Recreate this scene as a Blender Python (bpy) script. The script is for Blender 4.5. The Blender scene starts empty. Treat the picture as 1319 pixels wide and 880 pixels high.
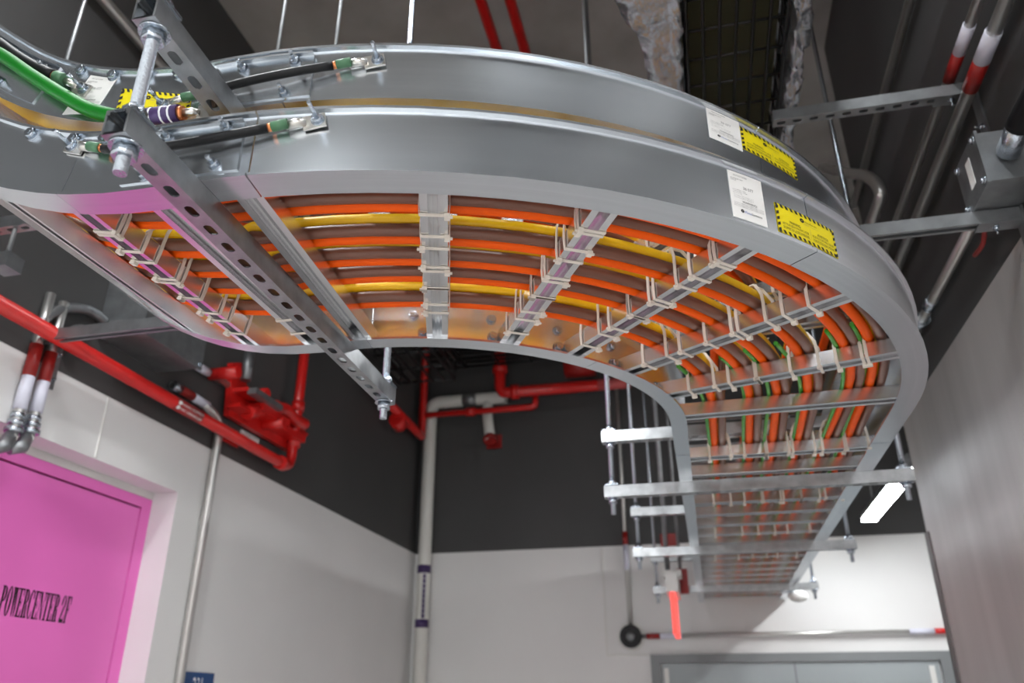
import bpy, math, random
from mathutils import Vector, Matrix
random.seed(7)
PI = math.pi
# Layout is measured in camera-relative units (x right, y down the corridor, h above the eye);
# W() turns it into metres with the floor at z = 0.
S, EYE = 0.633, 2.70
def W(p): return Vector((p[0]*S, p[1]*S, (p[2]+EYE)*S))

# ------------------------------------------------------------------ camera
scene = bpy.context.scene
COL = scene.collection
FPX, PITCH, YAW = 1028.0, 0.4302, 0.2274
cam_d = bpy.data.cameras.new('camera'); cam = bpy.data.objects.new('camera', cam_d); COL.objects.link(cam)
cam_d.sensor_width = 36.0; cam_d.lens = FPX/1319*36.0
cam_d.clip_start = 0.02; cam_d.clip_end = 100
cam.location = W((0, 0, 0)); cam.rotation_euler = (PI/2+PITCH, 0, YAW)
cam_d.dof.use_dof = True; cam_d.dof.focus_distance = 2.30*S; cam_d.dof.aperture_fstop = 3.6
scene.camera = cam
# ------------------------------------------------------------------ world, exposure
world = bpy.data.worlds.new('world'); scene.world = world; world.use_nodes = True
world.node_tree.nodes['Background'].inputs[0].default_value = (0.75, 0.8, 0.9, 1)
world.node_tree.nodes['Background'].inputs[1].default_value = 0.05
vs = scene.view_settings
vs.view_transform = 'Standard'; vs.look = 'None'; vs.gamma = 1.0; vs.use_curve_mapping = False
vs.exposure = 0.0
LAMP_FAR, LAMP_TRAY, LAMP_ROOM, FILL_HIGH = 80.0, 48.0, 172.0, 112.0      # radiance of the lamp diffusers

# ------------------------------------------------------------------ picture rays (for measuring where things stand)
_F = Vector((-math.sin(YAW)*math.cos(PITCH), math.cos(YAW)*math.cos(PITCH), math.sin(PITCH)))
_R = Vector((math.cos(YAW), math.sin(YAW), 0)); _U = _R.cross(_F)
def ray(x, y): return _F*FPX + _R*(x-659.5) + _U*(440-y)
def onx(x, y, X): d = ray(x, y); return d*(X/d.x)
def ony(x, y, Y): d = ray(x, y); return d*(Y/d.y)
def onh(x, y, H): d = ray(x, y); return d*(H/d.z)

# ------------------------------------------------------------------ materials
def mat(name, col, rough=0.5, metal=0.0, emit=0.0, bump=None, var=None, rvar=None, coat=0.0, spec=None):
    """bump=(scale, strength, detail); var=(scale, amount[, stretch]); rvar=(scale, amount)"""
    m = bpy.data.materials.new(name); m.use_nodes = True
    nt = m.node_tree; b = nt.nodes['Principled BSDF']
    b.inputs['Base Color'].default_value = (*col, 1); b.inputs['Roughness'].default_value = rough
    b.inputs['Metallic'].default_value = metal
    if coat: b.inputs['Coat Weight'].default_value = coat; b.inputs['Coat Roughness'].default_value = 0.2
    if spec is not None: b.inputs['Specular IOR Level'].default_value = spec
    if emit:
        b.inputs['Emission Color'].default_value = (*col, 1); b.inputs['Emission Strength'].default_value = emit
    def noise(scale, detail=4, stretch=None):
        tc = nt.nodes.new('ShaderNodeTexCoord'); mp = nt.nodes.new('ShaderNodeMapping'); n = nt.nodes.new('ShaderNodeTexNoise')
        nt.links.new(tc.outputs['UV' if stretch == 'uv' else 'Object'], mp.inputs[0])
        mp.inputs['Scale'].default_value = (0.6, 60, 1) if stretch == 'uv' else (stretch or (1, 1, 1))
        nt.links.new(mp.outputs[0], n.inputs['Vector']); n.inputs['Scale'].default_value = scale; n.inputs['Detail'].default_value = detail
        return n.outputs['Fac']
    if var:
        f = noise(var[0], 5, var[2] if len(var) > 2 else None)
        mr = nt.nodes.new('ShaderNodeMapRange'); nt.links.new(f, mr.inputs[0])
        mr.inputs[1].default_value = 0.3; mr.inputs[2].default_value = 0.7
        mr.inputs[3].default_value = 1-var[1]; mr.inputs[4].default_value = 1+var[1]
        mx = nt.nodes.new('ShaderNodeVectorMath'); mx.operation = 'SCALE'; mx.inputs[0].default_value = col
        nt.links.new(mr.outputs[0], mx.inputs['Scale']); nt.links.new(mx.outputs[0], b.inputs['Base Color'])
    if rvar:
        f = noise(rvar[0], 3, rvar[2] if len(rvar) > 2 else None)
        mr = nt.nodes.new('ShaderNodeMapRange'); nt.links.new(f, mr.inputs[0])
        mr.inputs[1].default_value = 0.3; mr.inputs[2].default_value = 0.7
        mr.inputs[3].default_value = max(0.02, rough-rvar[1]); mr.inputs[4].default_value = rough+rvar[1]
        nt.links.new(mr.outputs[0], b.inputs['Roughness'])
    if bump:
        f = noise(bump[0], bump[2] if len(bump) > 2 else 4, bump[3] if len(bump) > 3 else None)
        bp = nt.nodes.new('ShaderNodeBump'); bp.inputs['Strength'].default_value = bump[1]; bp.inputs['Distance'].default_value = 0.01
        nt.links.new(f, bp.inputs['Height']); nt.links.new(bp.outputs[0], b.inputs['Normal'])
    return m
ALU = mat('brushed_aluminium', (0.75, 0.79, 0.83), 0.255, 1.0, var=(0.8, 0.06, 'uv'), rvar=(0.5, 0.010, 'uv'))
ALU2 = mat('rung_aluminium', (0.84, 0.84, 0.85), 0.24, 1.0, var=(6, 0.06), rvar=(5, 0.06))
GALV = mat('galvanised_steel', (0.42, 0.43, 0.44), 0.36, 1.0, var=(28, 0.16), rvar=(20, 0.08))
GALVD = mat('weathered_galvanised_steel', (0.30, 0.31, 0.32), 0.45, 0.9, var=(18, 0.15))
ZINC = mat('bright_zinc', (0.50, 0.55, 0.61), 0.25, 1.0, bump=(150, 0.2, 2))
STEEL = mat('brushed_stainless', (0.62, 0.59, 0.58), 0.50, 0.65, var=(2.0, 0.10, (1, 2.5, 0.15)), rvar=(1.2, 0.06))
EDGE = mat('dark_steel_edge', (0.20, 0.18, 0.18), 0.4, 0.8)
TIN = mat('tinned_lug', (0.62, 0.60, 0.56), 0.32, 1.0, var=(40, 0.15))
ORANGE = mat('orange_jacket', (0.92, 0.105, 0.0), 0.48, var=(9, 0.08), spec=0.2)
BROWN = mat('brown_jacket', (0.165, 0.068, 0.042), 0.40, var=(9, 0.12))
YELLOW = mat('yellow_jacket', (0.90, 0.56, 0.004), 0.42, var=(9, 0.08))
GREYJ = mat('grey_jacket', (0.42, 0.39, 0.37), 0.4)
GREEN = mat('green_jacket', (0.045, 0.30, 0.022), 0.42)
GREEND = mat('deep_green_jacket', (0.002, 0.15, 0.008), 0.5, spec=0.2)
BLACKJ = mat('black_jacket', (0.006, 0.006, 0.007), 0.5, spec=0.25)
TIE = mat('natural_nylon', (0.72, 0.66, 0.58), 0.45)
WHITE = mat('white_wall_paint', (0.74, 0.73, 0.72), 0.6, var=(1.3, 0.03), bump=(120, 0.04))
DARK = mat('charcoal_wall_paint', (0.055, 0.054, 0.054), 0.62, var=(1.6, 0.10), bump=(80, 0.05))
BLOCK = mat('off_white_trim_paint', (0.70, 0.69, 0.66), 0.55)
PINK = mat('pink_door_paint', (0.84, 0.17, 0.55), 0.38, var=(1.5, 0.04))
CONC = mat('concrete_deck', (0.26, 0.245, 0.23), 0.85, var=(2.2, 0.22), bump=(30, 0.15))
FLOOR = mat('sealed_floor', (0.62, 0.61, 0.59), 0.35, var=(2, 0.05))
RED = mat('red_pipe_paint', (0.58, 0.010, 0.008), 0.33, var=(12, 0.10), coat=0.3)
REDD = mat('dark_red_band', (0.28, 0.008, 0.006), 0.4)
BANDW = mat('lilac_white_band', (0.66, 0.66, 0.76), 0.45)
PVC = mat('white_pipe', (0.66, 0.65, 0.61), 0.4)
EMT = mat('conduit_metal', (0.60, 0.59, 0.57), 0.36, 0.9)
DOORG = mat('grey_door_paint', (0.33, 0.36, 0.37), 0.45)
DOORD = mat('grey_frame_paint', (0.20, 0.21, 0.215), 0.45)
GAP = mat('dark_gap', (0.02, 0.012, 0.018), 0.8)
BLACK = mat('black_plastic', (0.006, 0.006, 0.007), 0.6)
WIRE = mat('black_wire_finish', (0.012, 0.012, 0.013), 0.32, 0.4)
FOIL = mat('crinkled_foil', (0.50, 0.53, 0.57), 0.22, 0.8, bump=(22, 1.0, 6))
OLIVE = mat('olive_liner', (0.022, 0.022, 0.005), 0.8)
PAPER = mat('white_label', (0.80, 0.79, 0.77), 0.5)
LABY = mat('yellow_label', (0.80, 0.66, 0.0), 0.45)
INK = mat('black_ink', (0.010, 0.010, 0.010), 0.5)
INKB = mat('blue_ink', (0.02, 0.10, 0.45), 0.5)
INKG = mat('grey_ink', (0.22, 0.22, 0.22), 0.5)
PURPLE = mat('purple_ink', (0.045, 0.02, 0.10), 0.5)
BLUE = mat('blue_sign', (0.010, 0.060, 0.19), 0.4)
LETW = mat('white_letter', (0.8, 0.8, 0.82), 0.5)
GLOWRED = mat('red_edge_lit_acrylic', (1.0, 0.07, 0.055), 0.3, emit=1.1)
DIFF = {}
def diffuser(strength):
    if strength not in DIFF: DIFF[strength] = mat('lit_diffuser', (0.955, 0.985, 1.0), 0.5, emit=strength)
    return DIFF[strength]

# ------------------------------------------------------------------ mesh building
class MB:
    def __init__(s): s.v = []; s.f = []; s.m = []; s.sm = []; s.uv = {}
    def face(s, idx, m=0, smooth=False, uv=None):
        if uv: s.uv[len(s.f)] = uv
        s.f.append(tuple(idx)); s.m.append(m); s.sm.append(smooth)
    def add(s, pts): n = len(s.v); s.v += [Vector(p) for p in pts]; return n
    def poly(s, pts, m=0, smooth=False): n = s.add(pts); s.face(range(n, n+len(pts)), m, smooth)
    def box(s, a, b, m=0, mt=None, bev=0.0):
        x0, y0, z0 = [min(a[i], b[i]) for i in range(3)]; x1, y1, z1 = [max(a[i], b[i]) for i in range(3)]
        P = [(x0,y0,z0),(x1,y0,z0),(x1,y1,z0),(x0,y1,z0),(x0,y0,z1),(x1,y0,z1),(x1,y1,z1),(x0,y1,z1)]
        if mt: P = [mt @ Vector(p) for p in P]
        n = s.add(P)
        for q in ((3,2,1,0),(4,5,6,7),(0,1,5,4),(1,2,6,5),(2,3,7,6),(3,0,4,7)): s.face([n+i for i in q], m)
    def strip(s, rings, m=0, smooth=True, closed=True, caps=False, us=None):
        k = len(rings[0]); base = [s.add(r) for r in rings]
        for i in range(len(rings)-1):
            for j in range(k if closed else k-1):
                j2 = (j+1) % k
                uv = None
                if us: uv = [(us[i], j*.1), (us[i], j*.1+.1), (us[i+1], j*.1+.1), (us[i+1], j*.1)]
                s.face((base[i]+j, base[i]+j2, base[i+1]+j2, base[i+1]+j), m, smooth, uv)
        if caps:
            s.face([base[0]+j for j in reversed(range(k))], m); s.face([base[-1]+j for j in range(k)], m)
    def tube(s, pts, r, seg=10, m=0, caps=True):
        pts = [Vector(p) for p in pts]; rs = r if isinstance(r, (list, tuple)) else [r]*len(pts)
        rings = []; nrm = None
        for i, p in enumerate(pts):
            t = (pts[min(i+1, len(pts)-1)]-pts[max(i-1, 0)]).normalized()
            if nrm is None: nrm = t.orthogonal().normalized()
            nrm = (nrm - t*nrm.dot(t)).normalized(); bn = t.cross(nrm)
            rings.append([p+(nrm*math.cos(2*PI*j/seg)+bn*math.sin(2*PI*j/seg))*rs[i] for j in range(seg)])
        s.strip(rings, m, True, True, caps)
    def cyl(s, a, b, r, seg=12, m=0): s.tube([a, b], r, seg, m)
    def prism(s, prof, a, ax_u, ax_v, d, m=0):
        """profile points (u,v) at a, extruded along d"""
        a = Vector(a); u = Vector(ax_u); v = Vector(ax_v); d = Vector(d)
        s.strip([[a+u*p[0]+v*p[1] for p in prof], [a+d+u*p[0]+v*p[1] for p in prof]], m, False, True, False)
        n = s.add([a+u*p[0]+v*p[1] for p in prof]); s.face(list(reversed(range(n, n+len(prof)))), m)
        n = s.add([a+d+u*p[0]+v*p[1] for p in prof]); s.face(range(n, n+len(prof)), m)
    def sphere(s, c, r, seg=14, rings=8, m=0, sc=(1,1,1)):
        c = Vector(c)
        R = [[c+Vector((sc[0]*r*math.sin(t)*math.cos(2*PI*j/seg), sc[1]*r*math.sin(t)*math.sin(2*PI*j/seg), sc[2]*r*math.cos(t))) for j in range(seg)]
             for t in [0.02+(PI-0.04)*i/rings for i in range(rings+1)]]
        s.strip(R, m, True, True, True)
    def mesh(s, name, mats, org=(0,0,0), raw=False):
        o = Vector(org)
        me = bpy.data.meshes.new(name)
        me.from_pydata([(v*S if raw else W(v)-o) for v in s.v], [], s.f)
        for mm in (mats if isinstance(mats, (list, tuple)) else [mats]): me.materials.append(mm)
        me.polygons.foreach_set('material_index', s.m); me.polygons.foreach_set('use_smooth', s.sm)
        if s.uv:
            L = me.uv_layers.new(name='UVMap')
            for fi, uv in s.uv.items():
                for k, li in enumerate(me.polygons[fi].loop_indices): L.data[li].uv = uv[k]
        me.update(); return me
    def build(s, name, mats, parent=None, label=None, cat=None, group=None, kind=None):
        if parent is not None: org = wloc(parent)
        else:
            w = [W(v) for v in s.v]
            lo = [min(p[i] for p in w) for i in range(3)]; hi = [max(p[i] for p in w) for i in range(3)]
            org = Vector(((lo[0]+hi[0])/2, (lo[1]+hi[1])/2, lo[2]))
        o = bpy.data.objects.new(name, s.mesh(name, mats, org)); COL.objects.link(o)
        if parent is not None: o.parent = parent
        else: o.location = org
        tag(o, label, cat, group, kind); return o
def wloc(o):
    l = Vector((0,0,0))
    while o: l = l + o.location; o = o.parent
    return l
def tag(o, label=None, cat=None, group=None, kind=None):
    if label: o['label'] = label
    if cat: o['category'] = cat
    if group: o['group'] = group
    if kind: o['kind'] = kind
    return o
def thing(name, loc, label=None, cat=None, group=None, kind=None):
    o = bpy.data.objects.new(name, None); COL.objects.link(o); o.location = W(loc); o.empty_display_size = 0.05
    return tag(o, label, cat, group, kind)
def inst(name, me, parent, mw):
    """mesh-sharing piece: mw = world matrix in metres"""
    o = bpy.data.objects.new(name, me); COL.objects.link(o)
    m = mw.copy()
    if parent is not None:
        o.parent = parent; m.translation = m.translation - wloc(parent)
    o.matrix_local = m
    return o
def frame(org, ex, ey, ez):
    ex, ey, ez = [Vector(e).normalized() for e in (ex, ey, ez)]; w = W(org)
    return Matrix(((ex.x, ey.x, ez.x, w.x), (ex.y, ey.y, ez.y, w.y), (ex.z, ey.z, ez.z, w.z), (0, 0, 0, 1)))
def smooth_path(pts, n=6):
    P = [Vector(p) for p in pts]; out = []
    for i in range(len(P)-1):
        p0 = P[max(i-1, 0)]; p1 = P[i]; p2 = P[i+1]; p3 = P[min(i+2, len(P)-1)]
        for k in range(n):
            t = k/n
            out.append(0.5*((2*p1)+(p2-p0)*t+(2*p0-5*p1+4*p2-p3)*t*t+(3*p1-p0-3*p2+p3)*t**3))
    return out+[P[-1]]
def elbows(pts, r, n=6):
    """polyline with rounded corners of radius r"""
    P = [Vector(p) for p in pts]; out = [P[0]]
    for i in range(1, len(P)-1):
        a = (P[i-1]-P[i]); b = (P[i+1]-P[i]); rr = min(r, a.length*.48, b.length*.48)
        a.normalize(); b.normalize(); s0 = P[i]+a*rr; s1 = P[i]+b*rr
        for k in range(n+1):
            t = k/n; out.append(s0*(1-t)**2+P[i]*2*t*(1-t)+s1*t*t)
    return out+[P[-1]]

# text outlines from the built-in font, as triangles in a unit box
_tc = {}
def text_tris(txt):
    if txt in _tc: return _tc[txt]
    cu = bpy.data.curves.new('t', 'FONT'); cu.body = txt; cu.resolution_u = 2
    ob = bpy.data.objects.new('t', cu); COL.objects.link(ob)
    dg = bpy.context.evaluated_depsgraph_get(); me = bpy.data.meshes.new_from_object(ob.evaluated_get(dg))
    V = [v.co.copy() for v in me.vertices]; F = [tuple(p.vertices) for p in me.polygons]
    bpy.data.objects.remove(ob); bpy.data.curves.remove(cu); bpy.data.meshes.remove(me)
    x0 = min(v.x for v in V); x1 = max(v.x for v in V); y0 = min(v.y for v in V); y1 = max(v.y for v in V)
    _tc[txt] = ([((v.x-x0)/(x1-x0), (v.y-y0)/(y1-y0)) for v in V], F, (x1-x0)/(y1-y0)); return _tc[txt]
def put_text(mb, txt, fn, u0, v0, u1, v1, m=0):
    V, F, asp = text_tris(txt)
    n = mb.add([fn(u0+(u1-u0)*a, v0+(v1-v0)*b) for a, b in V])
    for f in F: mb.face([n+i for i in f], m)
def patch(mb, fn, u0, v0, u1, v1, m=0, nu=1, nv=1):
    for i in range(nu):
        for j in range(nv):
            a0 = u0+(u1-u0)*i/nu; a1 = u0+(u1-u0)*(i+1)/nu; b0 = v0+(v1-v0)*j/nv; b1 = v0+(v1-v0)*(j+1)/nv
            mb.poly([fn(a0,b0), fn(a1,b0), fn(a1,b1), fn(a0,b1)], m)

# ================================================================== SETTING
XL, XR, YB, HC, HP = -3.70, 1.60, 10.30, 5.70, 1.862      # left wall, right wall, back wall, deck, paint line
FL = -EYE
mb = MB(); mb.box((-4.6, -5.2, FL-.15), (4.3, YB+.4, FL)); mb.build('floor', FLOOR, kind='structure', label='pale sealed floor of the corridor')
mb = MB(); mb.box((-4.6, -5.2, HC), (4.3, YB+.4, HC+.25)); mb.build('ceiling', CONC, kind='structure', label='stained grey concrete deck overhead')
# left wall with a deep door recess (y 3.10-5.093, top 1.44)
RY0, RY1, RH, RX = 3.12, 5.093, 1.44, -3.90
mb = MB()
mb.box((XL, -5.2, HP), (XL-.5, YB+.4, HC), 1)
mb.box((XL, -5.2, FL), (XL-.5, RY0, HP), 0); mb.box((XL, RY1, FL), (XL-.5, YB+.4, HP), 0); mb.box((XL, RY0, RH), (XL-.5, RY1, HP), 0)
mb.build('wall_left', [WHITE, DARK], kind='structure', label='left wall, white below and charcoal above')
mb = MB(); mb.box((XL-.5, YB, FL), (4.3, YB+.4, HP), 0); mb.box((XL-.5, YB, HP), (4.3, YB+.4, HC), 1)
mb.build('wall_back', [WHITE, DARK], kind='structure', label='back wall, white below and charcoal above')
YE = 6.26
wr = MB(); wr.box((XR, -5.2, FL), (XR+.3, YE, HC), 0)
wr = wr.build('wall_right', [DARK], kind='structure', label='dark right wall with stainless cladding below')
mb = MB(); mb.box((XR-.012, -5.1, FL+.1), (XR-.001, YE-.06, 1.985), 0); mb.box((XR-.012, YE-.064, FL+.1), (XR-.001, YE+.012, 1.985), 0)
mb.box((XR-.012, YE+.001, FL+.1), (XR+.29, YE+.012, 1.985), 0)
cl = mb.build('stainless_cladding', [STEEL], wr)
mb = MB(); mb.box((XR-.024, YE-.07, FL+.1), (XR-.0125, YE+.024, 1.13)); mb.box((XR-.024, YE+.0125, FL+.1), (XR+.12, YE+.024, 1.13))
mb.build('corner_guard', EDGE, wr)
mb = MB(); mb.box((4.3, YE-1, FL), (4.5, YB+.4, HC)); mb.build('wall_side', WHITE, kind='structure')
mb = MB(); mb.box((XR+.31, YE-1.3, FL), (4.3, YE-1.0, HC)); mb.build('wall_alcove', WHITE, kind='structure')
mb = MB(); mb.box((-4.6, -5.2, FL), (4.3, -5.5, HP), 0); mb.box((-4.6, -5.2, HP), (4.3, -5.5, HC), 1); mb.build('wall_rear', [WHITE, DARK], kind='structure')
# joint in the white wall above the door
mb = MB(); mb.prism([(-.012, 0), (-.006, .006), (.006, .006), (.012, 0)], (XL+.0005, 4.205, RH+.01), (0,1,0), (1,0,0), (0,0,HP-RH-.02))
mb.build('trim_1', BLOCK, kind='structure', label='raised sealed joint in the white wall above the pink door')
# pink door in the recess
d1 = thing('door_1', (RX, 4.1, FL), 'pink steel door in a deep recess, lettered in black', kind='structure')
SY1, SH = 4.985, 1.312
mb = MB(); fx = RX
mb.box((fx-.28, SY1+.006, FL), (fx, RY1-.001, SH+.006)); mb.box((fx-.28, RY0+.001, SH+.006), (fx, RY1-.001, RH-.052)); mb.box((fx-.28, RY0+.001, FL), (fx, 3.22, SH+.006))
mb.build('door_frame', PINK, d1)
mb = MB(); mb.box((fx-.30, RY0+.001, RH-.05), (fx+.004, RY1-.001, RH-.001)); mb.build('head_filler', BLOCK, d1)
mb = MB(); mb.box((fx-.27, 3.221, FL+.01), (fx-.035, SY1+.005, SH+.005)); mb.build('door_stop', GAP, d1)
mb = MB(); mb.box((fx-.034, 3.234, FL+.012), (fx-.004, SY1-.008, SH-.008)); slab = mb.build('door_slab', PINK, d1)
# fat-face lettering
def ring(cx, cy, ro, ri, a0, a1, n=14, c2=None):
    out = []
    c2 = c2 or (cx, cy)
    for i in range(n):
        t0 = math.radians(a0+(a1-a0)*i/n); t1 = math.radians(a0+(a1-a0)*(i+1)/n)
        out.append([(cx+ro[0]*math.cos(t0), cy+ro[1]*math.sin(t0)), (cx+ro[0]*math.cos(t1), cy+ro[1]*math.sin(t1)),
                    (c2[0]+ri[0]*math.cos(t1), c2[1]+ri[1]*math.sin(t1)), (c2[0]+ri[0]*math.cos(t0), c2[1]+ri[1]*math.sin(t0))])
    return out
def R4(x0, y0, x1, y1): return [(x0, y0), (x1, y0), (x1, y1), (x0, y1)]
STEM = [R4(.12, 0, .40, 1), R4(.02, 0, .50, .05), R4(.02, .95, .50, 1)]
GL = {
 'P': STEM + ring(.44, .73, (.42, .27), (.14, .22), -90, 90) + [R4(.38, .95, .46, 1), R4(.38, .46, .46, .51)],
 'O': ring(.46, .5, (.44, .52), (.16, .47), 0, 360, 24),
 'W': [[(.05,1),(.31,1),(.50,0),(.38,0)], [(.36,1),(.46,1),(.50,0),(.44,0)], [(.42,1),(.68,1),(.86,0),(.74,0)], [(.90,1),(.96,1),(.84,0),(.78,0)],
       R4(-.02,.95,.38,1), R4(.36,.95,.74,1), R4(.80,.95,1.05,1)],
 'E': STEM + [R4(.4,.95,.84,1), [(.76,.72),(.84,.72),(.84,1),(.66,.97)], R4(.4,0,.84,.05), [(.66,.03),(.84,0),(.84,.28),(.76,.28)], R4(.4,.49,.62,.53), [(.56,.38),(.64,.38),(.64,.64),(.56,.64)]],
 'R': STEM + ring(.44, .75, (.40, .25), (.12, .20), -90, 90) + [R4(.38,.95,.46,1), R4(.38,.49,.46,.54), [(.48,.52),(.72,.46),(.82,.06),(.56,.06)], R4(.56,0,.94,.06)],
 'C': ring(.48, .5, (.46, .52), (.18, .47), 60, 300, 20) + [[(.70,.70),(.84,.70),(.84,.99),(.66,.95)], [(.66,.05),(.84,.1),(.84,.26),(.78,.26)]],
 'N': [[(.02,1),(.34,1),(.86,0),(.72,0)], R4(.10,0,.16,.95), R4(.0,0,.28,.05), R4(.80,0,.86,1), R4(.70,.95,.96,1), R4(-.02,.95,.3,1)],
 'T': [R4(.32,0,.60,1), R4(.20,0,.72,.05), R4(.04,.95,.88,1), [(.04,.70),(.11,.70),(.2,.96),(.04,1)], [(.81,.70),(.88,.70),(.88,1),(.72,.96)]],
 '2': ring(.44, .74, (.40, .27), (.14, .23), -40, 175, 16) + [[(.46,.60),(.76,.62),(.30,.14),(.06,.10)], R4(.06,0,.84,.14), [(.74,.1),(.84,.1),(.84,.30),(.78,.30)], R4(.03,.64,.24,.80)],
 'F': STEM + [R4(.4,.95,.86,1), [(.78,.68),(.86,.68),(.86,1),(.66,.97)], R4(.4,.48,.62,.53), [(.56,.36),(.64,.36),(.64,.64),(.56,.64)]],
}
mb = MB(); txt = 'POWERCENTER 2F'; adv = {' ': .42, 'W': 1.02}
tot = sum(adv.get(c, .92) for c in txt); u = 0; k = .555/tot
for c in txt:
    for pl in GL.get(c, []): mb.poly([(fx-.0025, 3.958+(u+a)*k, .478+b*.160) for a, b in pl])
    u += adv.get(c, .92)
mb.build('door_lettering', INK, slab)
# grey double door in the back wall
d2 = thing('door_2', (.9, YB, FL), 'grey double door in the back wall below the tray', kind='structure')
mb = MB(); y = YB-.001
mb.box((-.69, y-.06, FL), (-.58, y, .57)); mb.box((2.46, y-.06, FL), (2.58, y, .57)); mb.box((-.58, y-.06, .475), (2.46, y, .57)); mb.build('door_frame', DOORD, d2)
for x0, x1 in ((-.565, .918), (.936, 2.44)):
    mb = MB(); mb.box((x0, y-.035, FL+.01), (x1, y-.004, .468)); mb.build('door_leaf', DOORG, d2)
mb = MB(); mb.box((.916, y-.03, FL+.01), (.938, y-.002, .468)); mb.build('meeting_gap', DOORD, d2)
for x0 in (-.545, 2.33):  # off-white strips paint in the highlights on the shiny jamb edges
    mb = MB(); mb.box((x0, y-.062, FL+.01), (x0+.055, y-.035, .42)); mb.build('jamb_highlight', BLOCK, d2)
mb = MB(); mb.box((2.585, y-.05, FL), (2.66, y, .60)); mb.build('trim_2', BLOCK, kind='structure')
# flush access panel outline on the back wall
mb = MB()
for a, b in (((-1.218,y-.012,.56),(-1.196,y,HP-.02)), ((-1.196,y-.012,.56),(-.70,y,.585))): mb.box(a, b)
mb.build('trim_3', BLOCK, kind='structure', label='thin white trim strip framing the back wall beside the grey door')
# corner bead of the boxed corner
mb = MB(); mb.box((-3.698, 9.72, FL), (-3.60, 10.299, HC-.01)); mb.build('trim_4', DARK, kind='structure') if False else None

# ================================================================== CABLE TRAYS
XC, YC = -1.148, 3.455
class Tray:
    def __init__(s, h0, rin, rout, H=.195): s.h0, s.ri, s.ro, s.H = h0, rin, rout, H
    A, RV, X1 = math.radians(37.5), 1.25, -1.25
    def P(s, u, r, b):
        """u 0-1 corridor run, 1-2 bend, 2-3 short run, 3-4 rising bend, 4-5 slope; returns point, tangent, outward, up"""
        k = min(int(u), 4); f = u-k
        if k == 0: return Vector((XC+r, 10.28+(YC-10.28)*f, s.h0+b)), Vector((0,-1,0)), Vector((1,0,0)), Vector((0,0,1))
        if k == 1:
            t = PI/2*f; o = Vector((math.cos(t), -math.sin(t), 0))
            return Vector((XC, YC, s.h0+b))+o*r, Vector((-math.sin(t), -math.cos(t), 0)), o, Vector((0,0,1))
        if k == 2: return Vector((XC+(s.X1-XC)*f, YC-r, s.h0+b)), Vector((-1,0,0)), Vector((0,-1,0)), Vector((0,0,1))
        a = s.A*(f if k == 3 else 1); up = Vector((math.sin(a), 0, math.cos(a))); t = Vector((-math.cos(a), 0, math.sin(a)))
        p = Vector((s.X1, YC-r, s.h0+s.RV)) - up*(s.RV-b)
        if k == 4: p = p + t*(f*1.9)
        return p, t, Vector((0,-1,0)), up
    def us(s, a, b):
        g = [0]+[i/4 for i in range(1, 4)]+[1+i/28 for i in range(29)]+[2.5]+[3+i/8 for i in range(9)]+[4.25, 4.5, 4.75, 5-1e-6]
        return [a]+[x for x in g if a+1e-4 < x < b-1e-4]+[b]
def u_y(y): return (10.28-y)/(10.28-YC)
def u_th(deg): return 2-deg/90            # angle from the camera-side tangent
def u_x(x): return 2+(XC-x)/(XC-Tray.X1)
LOW = Tray(1.15, 1.092, 2.069); UPP = Tray(1.475, 1.092, 1.947)
def rail(T, r, a, b):
    w, ft, H = .006, .008, T.H
    f, g = (.018, .074) if r == T.ro else (.052, .018)        # flange reach outward / inward of the web
    prof = [(-g,0),(f,0),(f,ft),(w,ft+.003),(w,H-ft-.003),(f,H-ft),(f,H),(-g,H),(-g,H-ft),(-w,H-ft-.003),(-w,ft+.003),(-g,ft)]
    m = MB(); us = T.us(a, b); L = []
    acc = 0; prev = None
    for u in us:
        p = T.P(u, r, 0)[0]
        if prev: acc += (p-prev).length
        prev = p; L.append(acc)
    n = len(prof)
    for j in range(n):
        q = [prof[j], prof[(j+1) % n]]
        m.strip([[T.P(u, r+d, bb)[0] for d, bb in q] for u in us], 0, True, False, False, L)
    for u, flip in ((a, 0), (b, 1)):
        pts = [T.P(u, r+d, bb)[0] for d, bb in prof]
        for quad in ((0,1,2,11),(11,2,3,10),(10,3,4,9),(9,4,5,8),(8,5,6,7)): m.poly([pts[i] for i in quad])
    return m
JO = [0, u_y(3.97), 1.47, 1.945, 3.30, 5-1e-6]
def rung_mesh(L):
    m = MB(); g = .016
    prof = [(-.036,0),(-.036,.053),(-.033,.056),(.033,.056),(.036,.053),(.036,0),(g,0),(g,.003),(g+.003,.034),(-g-.003,.034),(-g,.003),(-g,0)]
    m.strip([[Vector((-L/2, p[0], p[1])) for p in prof], [Vector((L/2, p[0], p[1])) for p in prof]], 0, False, True)
    # the middle of the channel carries a ribbed spline
    for q in (-.007, .005): m.box((-L/2+.001, q-.001, .028), (L/2-.001, q+.003, .0345))
    for x in (-L/2, L/2):
        P = [Vector((x, p[0], p[1])) for p in prof]
        for quad in ((0,1,10,11),(1,2,9,10),(2,3,8,9),(3,4,7,8),(4,5,6,7)): m.poly([P[i] for i in quad])
    return m.mesh('rung', ALU2, raw=True)
def bolt_mesh(stud=.022, head=.0125):
    m = MB()
    m.tube([(0,0,0),(0,0,.004)], head*1.35, 14); m.tube([(0,0,.004),(0,0,.016)], head, 6); m.tube([(0,0,.016),(0,0,.016+stud)], head*.42, 8)
    return m.mesh('bolt', ZINC, raw=True)
BOLT = bolt_mesh(); STUD = bolt_mesh(.002, .014)
RUNG_U = [u_y(9.95-.345*i) for i in range(19)]
RUNG_U = [u for u in RUNG_U if u < .955] + [u_th(88), u_th(73.4), u_th(57.1), u_th(43.2), u_th(30), u_th(17.2), 1.957]
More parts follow.
